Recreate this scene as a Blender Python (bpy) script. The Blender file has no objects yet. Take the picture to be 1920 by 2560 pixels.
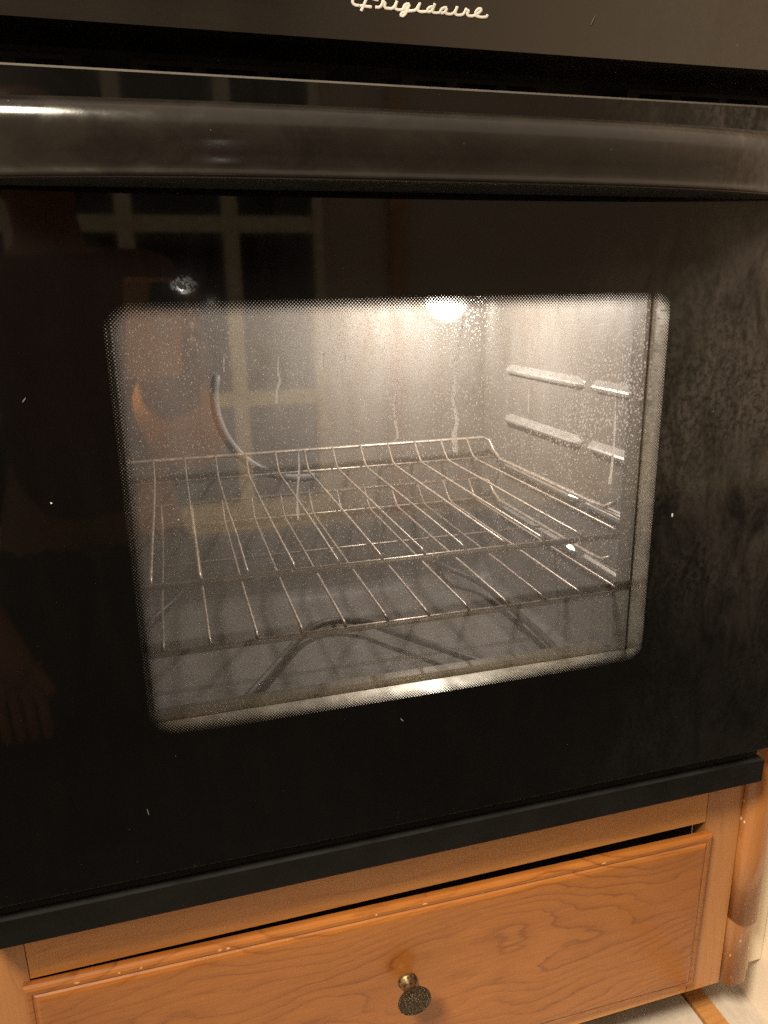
import bpy, bmesh, math, random
from mathutils import Vector, Matrix, Euler

random.seed(7)
scene = bpy.context.scene
COL = scene.collection

# ------------------------------------------------------------------ camera
cam_d = bpy.data.cameras.new('camera')
cam = bpy.data.objects.new('camera', cam_d)
COL.objects.link(cam)
CAM_LOC = Vector((-0.17901, -0.54088, 0.15913))
CAM_ROT = Euler((math.radians(74.032), math.radians(1.0354), math.radians(-15.8413)), 'XYZ')
cam.location = CAM_LOC
cam.rotation_euler = CAM_ROT
cam_d.sensor_fit = 'VERTICAL'
cam_d.sensor_height = 24.0
cam_d.lens = 1880.0 / 2560.0 * 24.0
cam_d.clip_start = 0.004
cam_d.clip_end = 50
scene.camera = cam

# ------------------------------------------------------------------ world + lamp + exposure
world = bpy.data.worlds.new('World')
scene.world = world
world.use_nodes = True
world.cycles.sampling_method = 'NONE'
bg = world.node_tree.nodes['Background']
bg.inputs['Color'].default_value = (1.0, 0.80, 0.60, 1)
bg.inputs['Strength'].default_value = 0.95

def area_lamp(name, loc, target, size, power, color):
    d = bpy.data.lights.new(name, 'AREA')
    d.shape = 'DISK'; d.size = size; d.energy = power; d.color = color
    o = bpy.data.objects.new(name, d); COL.objects.link(o)
    o.location = loc
    o.rotation_euler = (Vector(target) - Vector(loc)).to_track_quat('-Z', 'Y').to_euler()
    return o
area_lamp('ceiling_lamp', (-1.06, -0.96, 1.60), (0.14, 0.0, -0.48), 0.50, 7.0, (1.0, 0.86, 0.66)).data.spread = math.radians(44)

scene.render.engine = 'CYCLES'
scene.cycles.use_denoising = False
scene.cycles.max_bounces = 7
scene.cycles.diffuse_bounces = 3
scene.cycles.use_adaptive_sampling = True
scene.cycles.adaptive_threshold = 0.01
scene.cycles.transparent_max_bounces = 24
scene.cycles.glossy_bounces = 4
scene.cycles.caustics_reflective = False
scene.cycles.caustics_refractive = False
scene.cycles.sample_clamp_indirect = 2.0
scene.cycles.sample_clamp_direct = 12.0
scene.view_settings.view_transform = 'Standard'
scene.view_settings.look = 'None'
scene.view_settings.exposure = 0.0
scene.view_settings.gamma = 1.0
scene.view_settings.use_curve_mapping = False

# ------------------------------------------------------------------ node helper
class N:
    def __init__(self, name):
        self.m = bpy.data.materials.new(name); self.m.use_nodes = True
        self.t = self.m.node_tree; self.t.nodes.clear()
        self.out = self.t.nodes.new('ShaderNodeOutputMaterial')
    def new(self, typ, ins=None, **kw):
        n = self.t.nodes.new(typ)
        for k, v in kw.items(): setattr(n, k, v)
        for k, v in (ins or {}).items(): self.set(n.inputs[k], v)
        return n
    def set(self, sock, v):
        if hasattr(v, 'links') or isinstance(v, bpy.types.NodeSocket): self.t.links.new(v, sock)
        elif hasattr(v, 'outputs'): self.t.links.new(v.outputs[0], sock)
        else:
            if sock.type == 'RGBA' and len(v) == 3: v = (*v, 1)
            sock.default_value = v
    def math(self, op, a, b=None, c=None, clamp=False):
        n = self.t.nodes.new('ShaderNodeMath'); n.operation = op; n.use_clamp = clamp
        for i, v in enumerate((a, b, c)):
            if v is not None: self.set(n.inputs[i], v)
        return n.outputs[0]
    def coord(self, kind='Object'): return self.new('ShaderNodeTexCoord').outputs[kind]
    def mapping(self, vec, scale=(1, 1, 1), loc=(0, 0, 0), rot=(0, 0, 0)):
        return self.new('ShaderNodeMapping', {'Vector': vec, 'Scale': scale, 'Location': loc, 'Rotation': rot}).outputs[0]
    def noise(self, vec, scale, detail=3, rough=0.5, dist=0.0, out='Fac'):
        return self.new('ShaderNodeTexNoise', {'Vector': vec, 'Scale': scale, 'Detail': detail, 'Roughness': rough, 'Distortion': dist}).outputs[out]
    def voronoi(self, vec, scale, feature='F1', out='Distance', rnd=1.0):
        return self.new('ShaderNodeTexVoronoi', {'Vector': vec, 'Scale': scale, 'Randomness': rnd}, feature=feature).outputs[out]
    def ramp(self, fac, stops, interp='LINEAR'):
        n = self.new('ShaderNodeValToRGB', {'Fac': fac}); r = n.color_ramp; r.interpolation = interp
        while len(r.elements) < len(stops): r.elements.new(0.5)
        for e, (p, c) in zip(r.elements, stops):
            e.position = p; e.color = (c, c, c, 1) if isinstance(c, (int, float)) else (*c, 1)
        return n.outputs[0]
    def mixc(self, fac, a, b, blend='MIX'):
        n = self.new('ShaderNodeMix', data_type='RGBA', blend_type=blend)
        self.set(n.inputs[0], fac); self.set(n.inputs[6], a); self.set(n.inputs[7], b)
        return n.outputs[2]
    def maprange(self, v, a, b, c=0.0, d=1.0, smooth=False):
        n = self.new('ShaderNodeMapRange', {'Value': v, 'From Min': a, 'From Max': b, 'To Min': c, 'To Max': d})
        n.clamp = True
        if smooth: n.interpolation_type = 'SMOOTHSTEP'
        return n.outputs[0]
    def bump(self, h, strength=0.3, dist=0.001, normal=None):
        i = {'Height': h, 'Strength': strength, 'Distance': dist}
        if normal is not None: i['Normal'] = normal
        return self.new('ShaderNodeBump', i).outputs[0]
    def mixs(self, fac, a, b):
        n = self.new('ShaderNodeMixShader'); self.set(n.inputs[0], fac)
        self.t.links.new(a, n.inputs[1]); self.t.links.new(b, n.inputs[2]); return n.outputs[0]
    def adds(self, a, b):
        n = self.new('ShaderNodeAddShader'); self.t.links.new(a, n.inputs[0]); self.t.links.new(b, n.inputs[1]); return n.outputs[0]
    def bsdf(self, **ins):
        return self.new('ShaderNodeBsdfPrincipled', {k.replace('_', ' '): v for k, v in ins.items()}).outputs[0]
    def done(self, sh):
        self.t.links.new(sh, self.out.inputs['Surface']); return self.m
    def sep(self, vec): return self.new('ShaderNodeSeparateXYZ', {'Vector': vec}).outputs

# ------------------------------------------------------------------ materials
def simple(name, col, rough=0.5, metal=0.0, var=0.15, vscale=40, bumps=0.0, bscale=300, coat=0.0, spec=0.5):
    n = N(name); co = n.coord()
    f = n.noise(co, vscale, 4)
    c = n.mixc(n.maprange(f, .3, .7), tuple(x * (1 - var) for x in col), tuple(min(1, x * (1 + var)) for x in col))
    kw = dict(Base_Color=c, Roughness=n.maprange(n.noise(co, vscale * .7, 3), .3, .7, rough * .8, min(1, rough * 1.2)), Metallic=metal)
    if coat: kw['Coat_Weight'] = coat
    kw['Specular_IOR_Level'] = spec
    if bumps: kw['Normal'] = n.bump(n.noise(co, bscale, 3), bumps, .0006)
    return n.done(n.bsdf(**kw))

def film_mask(n, co):
    """greasy film on the right hand side of the door: directional wipes and dried mottling, thinning downwards"""
    s = n.sep(co)
    wob = n.math('MULTIPLY', n.math('SUBTRACT', n.noise(co, 7, 4), .5), .26)
    side = n.maprange(n.math('ADD', s['X'], wob), .10, .37, 0, 1, True)
    high = n.maprange(n.math('ADD', s['Z'], n.math('MULTIPLY', s['X'], .5)), -.08, .36, .08, 1, True)
    wipe = n.ramp(n.noise(n.mapping(co, (2.6, 1, 1.0), rot=(0, -.6, 0)), 15, 6, .66, .8), [(.36, .25), (.60, 1)])
    mott = n.ramp(n.noise(n.mapping(co, (1, 1, .8)), 200, 5, .70), [(.41, 0.30), (.56, 1)])
    where = n.ramp(n.noise(co, 8, 3), [(.36, .15), (.56, 1)])
    tex = n.math('MULTIPLY', wipe, n.math('SUBTRACT', 1, n.math('MULTIPLY', where, n.math('SUBTRACT', 1, mott))))
    return n.math('MULTIPLY', n.math('MULTIPLY', side, high), tex)

WX, WZT, WZB = 0.22, 0.160, -0.1645
def window_t(n, co, grow=0.0):
    """0 outside the clear area, rising to 1 across the dotted border (flat ceramic print)"""
    s = n.sep(co)
    x, z = s['X'], s['Z']
    xr = n.math('DIVIDE', x, WX)
    sag = n.math('MULTIPLY', n.math('SUBTRACT', 1.0, n.math('MULTIPLY', xr, xr)), .0055)
    z2 = n.math('ADD', z, n.math('MULTIPLY', sag, n.math('LESS_THAN', z, 0)))
    r = .022
    qx = n.math('SUBTRACT', n.math('ABSOLUTE', x), WX + grow - r)
    qz = n.math('SUBTRACT', n.math('ABSOLUTE', n.math('SUBTRACT', z2, (WZT + WZB) / 2)), (WZT - WZB) / 2 + grow - r)
    mx, mz = n.math('MAXIMUM', qx, 0), n.math('MAXIMUM', qz, 0)
    ln = n.math('SQRT', n.math('ADD', n.math('MULTIPLY', mx, mx), n.math('MULTIPLY', mz, mz)))
    d = n.math('SUBTRACT', n.math('ADD', ln, n.math('MINIMUM', n.math('MAXIMUM', qx, qz), 0)), r)
    return n.math('DIVIDE', n.math('MULTIPLY', d, -1), .0135), x, z

def print_clear(n, co):
    t, x, z = window_t(n, co)
    a = .00245
    u = n.math('MULTIPLY', n.math('ADD', x, z), 2 * math.pi / a)
    v = n.math('MULTIPLY', n.math('SUBTRACT', x, z), 2 * math.pi / a)
    g = n.math('ADD', n.math('MULTIPLY', n.math('ADD', n.math('COSINE', u), n.math('COSINE', v)), .25), .5)
    tt = n.maprange(t, 0, 1, -.06, 1.06)
    return n.maprange(n.math('SUBTRACT', tt, g), -.04, .04, 0, 1)

LEDSPOT = (-.1642, .1693)
def door_front():
    """glossy face of the glass: mirror-like reflection over whatever is printed behind it"""
    n = N('glass_face'); co = n.coord()
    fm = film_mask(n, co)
    smear = n.ramp(n.noise(n.mapping(co, (6, 6, 1.3), rot=(0, .25, 0)), 9, 5, .6), [(.45, 0), (.7, 1)])
    s_ = n.sep(co)
    lx, lz = LEDSPOT
    ddx = n.math('MULTIPLY', n.math('SUBTRACT', s_['X'], lx), .62); ddz = n.math('SUBTRACT', s_['Z'], lz)
    dd = n.math('SQRT', n.math('ADD', n.math('MULTIPLY', ddx, ddx), n.math('MULTIPLY', ddz, ddz)))
    spot = n.math('MULTIPLY', n.maprange(dd, .0025, .0065, 1, 0), n.ramp(n.noise(co, 210, 4, .6), [(.44, 0), (.52, 1)]))
    rough = n.math('ADD', n.math('ADD', .034, n.math('MULTIPLY', spot, .16)), n.math('ADD', n.math('MULTIPLY', fm, .10), n.math('MULTIPLY', smear, .02)))
    fr = n.new('ShaderNodeFresnel', {'IOR': 1.52}).outputs[0]
    gl = n.new('ShaderNodeBsdfGlossy', {'Color': (1, 1, 1), 'Roughness': rough}).outputs[0]
    gl2 = n.new('ShaderNodeBsdfGlossy', {'Color': (1, 1, 1), 'Roughness': .16}).outputs[0]
    gl = n.mixs(n.math('ADD', .05, n.math('MULTIPLY', smear, .10)), gl, gl2)
    tr = n.new('ShaderNodeBsdfTransparent').outputs[0]
    blk = n.new('ShaderNodeBsdfDiffuse', {'Color': (.0035, .0032, .003)}).outputs[0]
    frs = n.math('MULTIPLY', fr, 1.0)
    base = n.mixs(print_clear(n, co), n.mixs(frs, blk, gl), n.mixs(frs, tr, gl))
    # dust specks and the thin dull film
    sp = n.math('LESS_THAN', n.voronoi(co, 55), .012)
    sp2 = n.math('LESS_THAN', n.voronoi(n.mapping(co, loc=(3.1, 1, 2)), 23), .012)
    lint = n.math('MAXIMUM', n.math('MULTIPLY', sp, .35), n.math('MULTIPLY', sp2, .6))
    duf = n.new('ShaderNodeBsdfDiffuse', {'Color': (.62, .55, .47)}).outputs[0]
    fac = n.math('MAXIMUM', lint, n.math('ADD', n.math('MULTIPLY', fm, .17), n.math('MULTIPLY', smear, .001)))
    return n.done(n.mixs(fac, base, duf))

def inner_glass():
    """heat-reflecting inner pane, coated a little yellow, with grease mist and droplets baked on"""
    n = N('greasy_inner_glass'); co = n.coord()
    tr = n.new('ShaderNodeBsdfTransparent', {'Color': (.94, .93, .90)}).outputs[0]
    gl = n.new('ShaderNodeBsdfGlossy', {'Color': (1.0, .88, .55), 'Roughness': .03}).outputs[0]
    base = n.mixs(.30, tr, gl)
    warp = n.noise(co, 60, 3, out='Color')
    c2 = n.new('ShaderNodeMix', data_type='VECTOR')
    n.set(c2.inputs[0], .006); n.set(c2.inputs[4], co); n.set(c2.inputs[5], warp)
    c2 = c2.outputs[1]
    st = n.mapping(c2, (1.0, 1.0, .7))
    dens = n.ramp(n.noise(co, 11, 4, .6), [(.30, .6), (.68, 1)])
    s = n.sep(co)
    up = n.maprange(n.math('ADD', s['Z'], n.math('MULTIPLY', s['X'], .35)), -.17, .12, .35, 1.0)
    dens = n.math('MULTIPLY', dens, up)
    d1 = n.voronoi(st, 430); d2 = n.voronoi(n.mapping(st, loc=(5, 3, 1)), 640); d3 = n.voronoi(n.mapping(st, loc=(2, 7, 4)), 150)
    m1 = n.maprange(n.math('SUBTRACT', n.math('MULTIPLY', dens, .42), d1), 0, .07)
    m2 = n.maprange(n.math('SUBTRACT', n.math('MULTIPLY', dens, .36), d2), 0, .12)
    m3 = n.maprange(n.math('SUBTRACT', n.math('MULTIPLY', dens, .09), d3), 0, .05)
    spk = n.math('MAXIMUM', n.math('MULTIPLY', m1, .75), n.math('MAXIMUM', n.math('MULTIPLY', m2, .40), m3))
    streak = n.ramp(n.noise(n.mapping(co, (1, 1, .05)), 70, 4, .6), [(.45, 0), (.75, 1)])
    haze = n.math('ADD', .215, n.math('MULTIPLY', streak, .07))
    amt = n.math('ADD', haze, n.math('MULTIPLY', spk, .85), clamp=True)
    bmp = n.bump(spk, .8, .0008)
    tl = n.new('ShaderNodeBsdfTranslucent', {'Color': (.95, .86, .78), 'Normal': bmp}).outputs[0]
    rf = n.new('ShaderNodeBsdfRefraction', {'Color': (1, .95, .9), 'Roughness': .42, 'IOR': 1.12, 'Normal': bmp}).outputs[0]
    df = n.new('ShaderNodeBsdfDiffuse', {'Color': (.74, .66, .58), 'Normal': bmp}).outputs[0]
    film = n.mixs(.36, n.mixs(.42, tl, rf), df)
    return n.done(n.mixs(amt, base, film))

def drip_mat():
    n = N('dried_drip'); co = n.coord()
    f = n.ramp(n.noise(co, 600, 3), [(.32, .35), (.55, 1.0)])
    tl = n.new('ShaderNodeBsdfTranslucent', {'Color': (.95, .88, .82)}).outputs[0]
    df = n.new('ShaderNodeBsdfDiffuse', {'Color': (.8, .72, .66)}).outputs[0]
    tr = n.new('ShaderNodeBsdfTransparent').outputs[0]
    return n.done(n.mixs(f, tr, n.mixs(.2, tl, df)))

def enamel():
    n = N('grey_oven_enamel'); co = n.coord()
    spk = n.math('LESS_THAN', n.voronoi(co, 330), .22)
    grime = n.ramp(n.noise(n.mapping(co, (1, 1, .4)), 26, 5, .6), [(.35, 0), (.7, 1)])
    c = n.mixc(grime, (.190, .180, .172), (.138, .118, .102))
    c = n.mixc(n.math('MULTIPLY', spk, .35), c, (.36, .35, .335))
    sc = n.ramp(n.noise(n.mapping(co, (1, 1, 1)), 60, 5, .7), [(.62, 0), (.72, 1)])
    c = n.mixc(n.math('MULTIPLY', sc, .5), c, (.05, .03, .02))
    return n.done(n.bsdf(Base_Color=c, Roughness=n.maprange(grime, 0, 1, .42, .60), Specular_IOR_Level=.3,
                         Normal=n.bump(n.noise(co, 90, 3), .12, .001)))

def wood(name, light, dark, axis='X', freq=95, amp=3.0, seed=0.0, red=0.0, specks=0.0, coat=.25):
    n = N(name); co = n.coord()
    sc = (1, 1, 1) if axis == 'X' else (1, 1, 1)
    if axis == 'Z': co2 = n.mapping(co, rot=(0, math.pi / 2, 0), loc=(seed, 0, seed))
    elif axis == 'Y': co2 = n.mapping(co, rot=(math.pi / 2, 0, math.pi / 2), loc=(seed, 0, seed))
    else: co2 = n.mapping(co, loc=(seed, 0, seed))
    s = n.sep(co2)
    n1 = n.noise(n.mapping(co2, (1.0, 1, 2.6)), 3.1, 2, .45)
    n2 = n.noise(n.mapping(co2, (1.0, 1, 2.2)), 13, 2, .5)
    n3 = n.noise(n.mapping(co2, (.6, 1, 6)), 30, 3, .6)
    F = n.math('ADD', n.math('MULTIPLY', s['Z'], freq * .6), n.math('ADD', n.math('MULTIPLY', n1, amp * 5.5), n.math('ADD', n.math('MULTIPLY', n2, amp * .55), n.math('MULTIPLY', n3, .55))))
    fr = n.math('FRACT', F)
    line = n.ramp(fr, [(0, 1.0), (.10, .38), (.45, .08), (.90, .12), (1, 1.0)])
    vis = n.ramp(n.noise(n.mapping(co2, (1, 1, 3)), 7, 3), [(.3, .25), (.65, 1)])
    line = n.math('MULTIPLY', line, vis)
    fine = n.noise(n.mapping(co2, (.05, 1, 1)), 620, 3, .6)
    cloud = n.ramp(n.noise(n.mapping(co2, (1, 1, 2.0)), 5.5, 4, .55), [(.3, 0), (.7, 1)])
    mid = tuple((a * .62 + b * .38) for a, b in zip(light, dark))
    c = n.mixc(cloud, light, mid)
    c = n.mixc(n.math('MULTIPLY', line, .92), c, dark)
    c = n.mixc(n.math('MULTIPLY', n.maprange(fine, .42, .62), .22), c, dark)
    if specks:
        sp = n.math('MULTIPLY', n.math('LESS_THAN', n.voronoi(n.mapping(co, (1, 1, .55)), 130), .15), n.ramp(n.noise(co, 17, 3), [(.48, 0), (.54, 1)]))
        scr = n.math('LESS_THAN', n.voronoi(n.mapping(co, (1, 1, .12), rot=(0, .35, 0)), 70), .05)
        sp = n.math('MAXIMUM', sp, n.math('MULTIPLY', scr, .6))
        c = n.mixc(n.math('MULTIPLY', sp, specks), c, (.86, .62, .40))
    return n.done(n.bsdf(Base_Color=c, Roughness=n.maprange(fine, .3, .7, .30, .44), Coat_Weight=coat * 1.5, Coat_Roughness=.20,
                         Normal=n.bump(n.math('ADD', n.math('MULTIPLY', fine, .5), n.math('MULTIPLY', line, -.5)), .06, .001)))

def black_plastic():
    n = N('black_handle_plastic'); co = n.coord()
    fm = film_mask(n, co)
    sm = n.ramp(n.noise(n.mapping(co, (1, 1, 1.6)), 26, 5, .65, .5), [(.42, 0), (.62, 1)])
    sp = n.math('LESS_THAN', n.voronoi(co, 70), .02)
    c = n.mixc(n.math('MULTIPLY', sm, .6), (.012, .010, .009), (.020, .017, .014))
    c = n.mixc(n.math('MULTIPLY', sp, .5), c, (.5, .45, .4))
    c = n.mixc(n.maprange(n.sep(co)['X'], -.02, .36, 0, .85, True), c, (.050, .042, .034))  # paler towards the right end, same painted brightening as the panel
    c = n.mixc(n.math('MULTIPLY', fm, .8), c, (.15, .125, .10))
    r = n.maprange(sm, 0, 1, .15, .24)
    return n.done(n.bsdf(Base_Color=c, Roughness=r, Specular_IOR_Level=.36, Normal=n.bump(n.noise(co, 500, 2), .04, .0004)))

def emission(name, col, strength):
    n = N(name)
    v = n.noise(n.coord(), 60, 2)
    em = n.new('ShaderNodeEmission', {'Color': col, 'Strength': n.maprange(v, 0, 1, strength * .95, strength * 1.05)}).outputs[0]
    return n.done(n.adds(em, n.new('ShaderNodeBsdfTransparent').outputs[0]))

def tile_mat():
    n = N('pale_stone_tile'); co = n.coord('Object')
    f = n.noise(co, 22, 6, .65); g = n.noise(co, 130, 4)
    c = n.mixc(n.maprange(f, .35, .65), (.46, .40, .33), (.56, .50, .43))
    c = n.mixc(n.math('MULTIPLY', n.ramp(g, [(.52, 0), (.66, 1)]), .35), c, (.42, .35, .28))
    return n.done(n.bsdf(Base_Color=c, Roughness=.45, Normal=n.bump(g, .1, .001)))

def wall_mat(name, col):
    n = N(name); co = n.coord()
    f = n.noise(co, 5, 4)
    c = n.mixc(n.maprange(f, .35, .65), tuple(x * .96 for x in col), col)
    return n.done(n.bsdf(Base_Color=c, Roughness=.6, Normal=n.bump(n.noise(co, 220, 4), .08, .001)))

def antique_brass():
    n = N('antique_brass'); co = n.coord()
    f = n.noise(co, 260, 4, .6)
    c = n.mixc(n.maprange(f, .4, .62), (.045, .030, .016), (.30, .205, .10))
    return n.done(n.bsdf(Base_Color=c, Metallic=.85, Roughness=n.maprange(f, .3, .7, .52, .3)))

def pressed_brass():
    n = N('hammered_dark_brass'); co = n.coord()
    v = n.voronoi(co, 620); f = n.noise(co, 500, 3)
    h = n.math('ADD', v, n.math('MULTIPLY', f, .4))
    c = n.mixc(n.maprange(h, .25, .75), (.17, .122, .065), (.040, .028, .016))
    return n.done(n.bsdf(Base_Color=c, Metallic=.75, Roughness=.38, Normal=n.bump(h, 1.0, -.0022)))

M = {}
M['glass_face'] = door_front()
M['edge'] = simple('polished_glass_edge', (.11, .10, .088), .25)  # base colour lifted to paint the light caught along the edge
M['inner'] = inner_glass()
M['drip'] = drip_mat()
M['enamel'] = enamel()
M['handle'] = black_plastic()
M['black'] = simple('black_enamelled_steel', (.012, .011, .010), .32, bumps=.05)
M['panel'] = None
M['trim'] = simple('satin_black_trim', (.006, .0058, .0055), 0.42, spec=.14, var=.25, vscale=30, bumps=.05)
M['louvre'] = simple('dark_louvre', (.008, .007, .006), .5, spec=.3)
M['void'] = simple('shade_black', (.004, .004, .004), .7)  # near-black colour stands for the shade in recesses and gaps
M['liner'] = simple('door_liner_steel', (.80, .79, .73), .22, metal=.85, var=.2, vscale=60)
M['liner3'] = simple('browned_inner_frame', (.055, .045, .036), .4, metal=.3, var=.3, vscale=60)
M['liner2'] = simple('dull_liner_steel', (.16, .145, .125), .38, metal=.3, var=.3, vscale=60)
M['wire'] = simple('worn_rack_nickel', (.52, .44, .38), .40, metal=.5, var=.35, vscale=120)
M['element'] = simple('element_sheath', (.070, .064, .060), .45, metal=.2, var=.3, vscale=90)
M['guide'] = simple('rack_guide_enamel', (.46, .45, .44), .24, metal=.5, var=.2, vscale=80, bumps=.08, bscale=120, coat=.5)
M['probe'] = simple('dull_probe_steel', (.23, .23, .235), .5, metal=.1, var=.2)
M['bulb'] = emission('glowing_bulb', (1.0, .92, .82), 5)
M['bulb'].cycles.emission_sampling = 'NONE'
M['letter'] = simple('cream_letter_print', (.80, .76, .68), .5)
M['lint'] = simple('grey_lint', (.16, .15, .14), .9)
M['drawer'] = wood('cherry_drawer_front', (.395, .142, .026), (.175, .050, .008), 'X', 95, 3.0, 0.30)
M['frame'] = wood('maple_face_frame', (.66, .290, .068), (.47, .185, .040), 'X', 60, 1.4, 2.0, coat=.3)
M['stile'] = wood('maple_face_stile', (.48, .212, .066), (.35, .140, .040), 'Z', 60, 1.4, 5.0, coat=.3)
M['post'] = wood('reddish_post', (.43, .175, .046), (.28, .098, .022), 'Z', 70, 1.0, 3.3, specks=.9, coat=.35)
M['oak'] = wood('oak_strip', (.55, .27, .09), (.30, .12, .03), 'Y', 220, 1.2, 1.3)
M['shadowgap'] = simple('dark_cabinet_inside', (.02, .012, .007), .8)  # near-black: shade of the gap behind the drawer put into the colour
M['knob'] = antique_brass()
M['knobface'] = pressed_brass()
M['wall'] = wall_mat('cream_wall_paint', (.80, .68, .535))
M['wall2'] = wall_mat('tan_wall_paint', (.50, .415, .31))
M['caulk'] = wall_mat('cream_caulk', (.78, .70, .56))
M['tile'] = tile_mat()
M['chip'] = simple('bare_wood_chip', (.62, .36, .15), .7)
M['grout'] = simple('grey_grout', (.28, .25, .21), .9)
M['doorpaint'] = simple('beige_door_paint', (.66, .58, .41), .5)
M['night'] = simple('night_dark_glass', (.004, .006, .007), .08, coat=.2)
M['skin'] = simple('skin', (.21, .09, .042), .5, var=.08)
M['shirt'] = simple('brick_red_shirt', (.075, .014, .009), .85)
M['sleeve'] = simple('rust_sleeve', (.52, .22, .075), .85)
M['trouser'] = simple('dark_trousers', (.012, .012, .015), .9)
M['hair'] = simple('dark_hair', (.02, .012, .008), .6)
M['phone'] = simple('tan_phone_case', (.50, .25, .12), .5)
M['phone2'] = simple('black_phone_glass', (.012, .012, .013), .3)
M['lens'] = simple('lens_glass', (.004, .004, .006), .05, coat=1)
M['led'] = emission('phone_light', (1.0, .90, .80), 50)

cg = N('clear_glass'); cg_t = cg.new('ShaderNodeBsdfTransparent', {'Color': (.97, .98, .96)}).outputs[0]
cg_g = cg.new('ShaderNodeBsdfGlossy', {'Roughness': .02}).outputs[0]
M['clear'] = cg.done(cg.mixs(.03, cg_t, cg_g))

# ------------------------------------------------------------------ mesh helpers
def to_obj(name, bm, mat, parent=None, smooth=False, bevel=0.0, segs=2):
    me = bpy.data.meshes.new(name)
    if bevel: 
        es = [e for e in bm.edges if e.is_manifold and e.calc_face_angle(0) > .5]
        bmesh.ops.bevel(bm, geom=es, offset=bevel, segments=segs, profile=.5, affect='EDGES', clamp_overlap=True)
    bmesh.ops.recalc_face_normals(bm, faces=bm.faces[:])
    bm.to_mesh(me); bm.free()
    if smooth:
        me.polygons.foreach_set('use_smooth', [True] * len(me.polygons))
    o = bpy.data.objects.new(name, me); COL.objects.link(o)
    for mm in (mat if isinstance(mat, (list, tuple)) else [mat]): me.materials.append(mm)
    if parent is not None: attach(o, parent)
    return o
WM = {}
def attach(o, p):
    o.parent = p
    o.matrix_parent_inverse = WM.get(p.name, Matrix.Identity(4)).inverted()
def thing(name, loc, label, cat, group=None):
    o = bpy.data.objects.new(name, None); COL.objects.link(o); o.location = loc
    o.empty_display_size = .05
    WM[o.name] = Matrix.Translation(loc)
    o['label'] = label; o['category'] = cat
    if group: o['group'] = group
    return o
def box(bm, x0, x1, y0, y1, z0, z1):
    vs = [bm.verts.new(p) for p in ((x0, y0, z0), (x1, y0, z0), (x1, y1, z0), (x0, y1, z0), (x0, y0, z1), (x1, y0, z1), (x1, y1, z1), (x0, y1, z1))]
    for f in ((0, 3, 2, 1), (4, 5, 6, 7), (0, 1, 5, 4), (1, 2, 6, 5), (2, 3, 7, 6), (3, 0, 4, 7)):
        bm.faces.new([vs[i] for i in f])
    return vs
def bx(name, dims, mat, parent=None, bevel=.001, segs=2):
    bm = bmesh.new(); box(bm, *dims)
    return to_obj(name, bm, mat, parent, bevel=bevel, segs=segs, smooth=False)
def catmull(pts, n=6):
    P = [Vector(p) for p in pts]; P = [2 * P[0] - P[1]] + P + [2 * P[-1] - P[-2]]
    out = []
    for i in range(1, len(P) - 2):
        for k in range(n):
            t = k / n
            a, b, c, d = P[i - 1:i + 3]
            out.append(.5 * ((2 * b) + (c - a) * t + (2 * a - 5 * b + 4 * c - d) * t * t + (3 * b - a - 3 * c + d) * t ** 3))
    out.append(P[-2]); return out
def tube(bm, pts, r, k=8, closed=False, flat=None):
    pts = [Vector(p) for p in pts]; n = len(pts); rings = []
    up = None
    for i, p in enumerate(pts):
        a = pts[i - 1] if (i or closed) else pts[0]; b = pts[(i + 1) % n] if (i < n - 1 or closed) else pts[-1]
        t = (b - a).normalized()
        if up is None: up = t.orthogonal().normalized()
        up = (up - t * up.dot(t)).normalized(); s = t.cross(up)
        rr = r[i] if isinstance(r, (list, tuple)) else r
        ring = []
        for j in range(k):
            o = (up * math.cos(2 * math.pi * j / k) + s * math.sin(2 * math.pi * j / k)) * rr
            if flat: o = Vector((o.x, o.y * flat, o.z))
            ring.append(bm.verts.new(p + o))
        rings.append(ring)
    m = n if closed else n - 1
    for i in range(m):
        A, B = rings[i], rings[(i + 1) % n]
        for j in range(k): bm.faces.new((A[j], A[(j + 1) % k], B[(j + 1) % k], B[j]))
    if not closed:
        bm.faces.new(rings[0][::-1]); bm.faces.new(rings[-1])
def lathe(bm, prof, origin, axis='Y', k=28):
    """profile of (radius, distance towards the viewer)"""
    rings = []
    for r, h in prof:
        rings.append([bm.verts.new((origin[0] + r * math.cos(2 * math.pi * j / k), origin[1] - h, origin[2] + r * math.sin(2 * math.pi * j / k))) for j in range(k)])
    for A, B in zip(rings, rings[1:]):
        for j in range(k): bm.faces.new((A[j], A[(j + 1) % k], B[(j + 1) % k], B[j]))
    bm.faces.new(rings[0][::-1]); bm.faces.new(rings[-1])
def ring_frame(bm, xo, zo0, zo1, xi, zi0, zi1, y0, y1):
    """rectangular frame between an outer and an inner rectangle, from y0 to y1"""
    def rect(x, z0, z1, y): return [bm.verts.new(p) for p in ((-x, y, z0), (x, y, z0), (x, y, z1), (-x, y, z1))]
    o0, o1, i0, i1 = rect(xo, zo0, zo1, y0), rect(xo, zo0, zo1, y1), rect(xi, zi0, zi1, y0), rect(xi, zi0, zi1, y1)
    for k in range(4):
        l = (k + 1) % 4
        bm.faces.new((o0[k], o0[l], i0[l], i0[k])); bm.faces.new((o1[l], o1[k], i1[k], i1[l]))
        bm.faces.new((o0[l], o0[k], o1[k], o1[l])); bm.faces.new((i0[k], i0[l], i1[l], i1[k]))

FLOOR = -0.715
WALLX = 0.462
BACKY = -2.30

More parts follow.
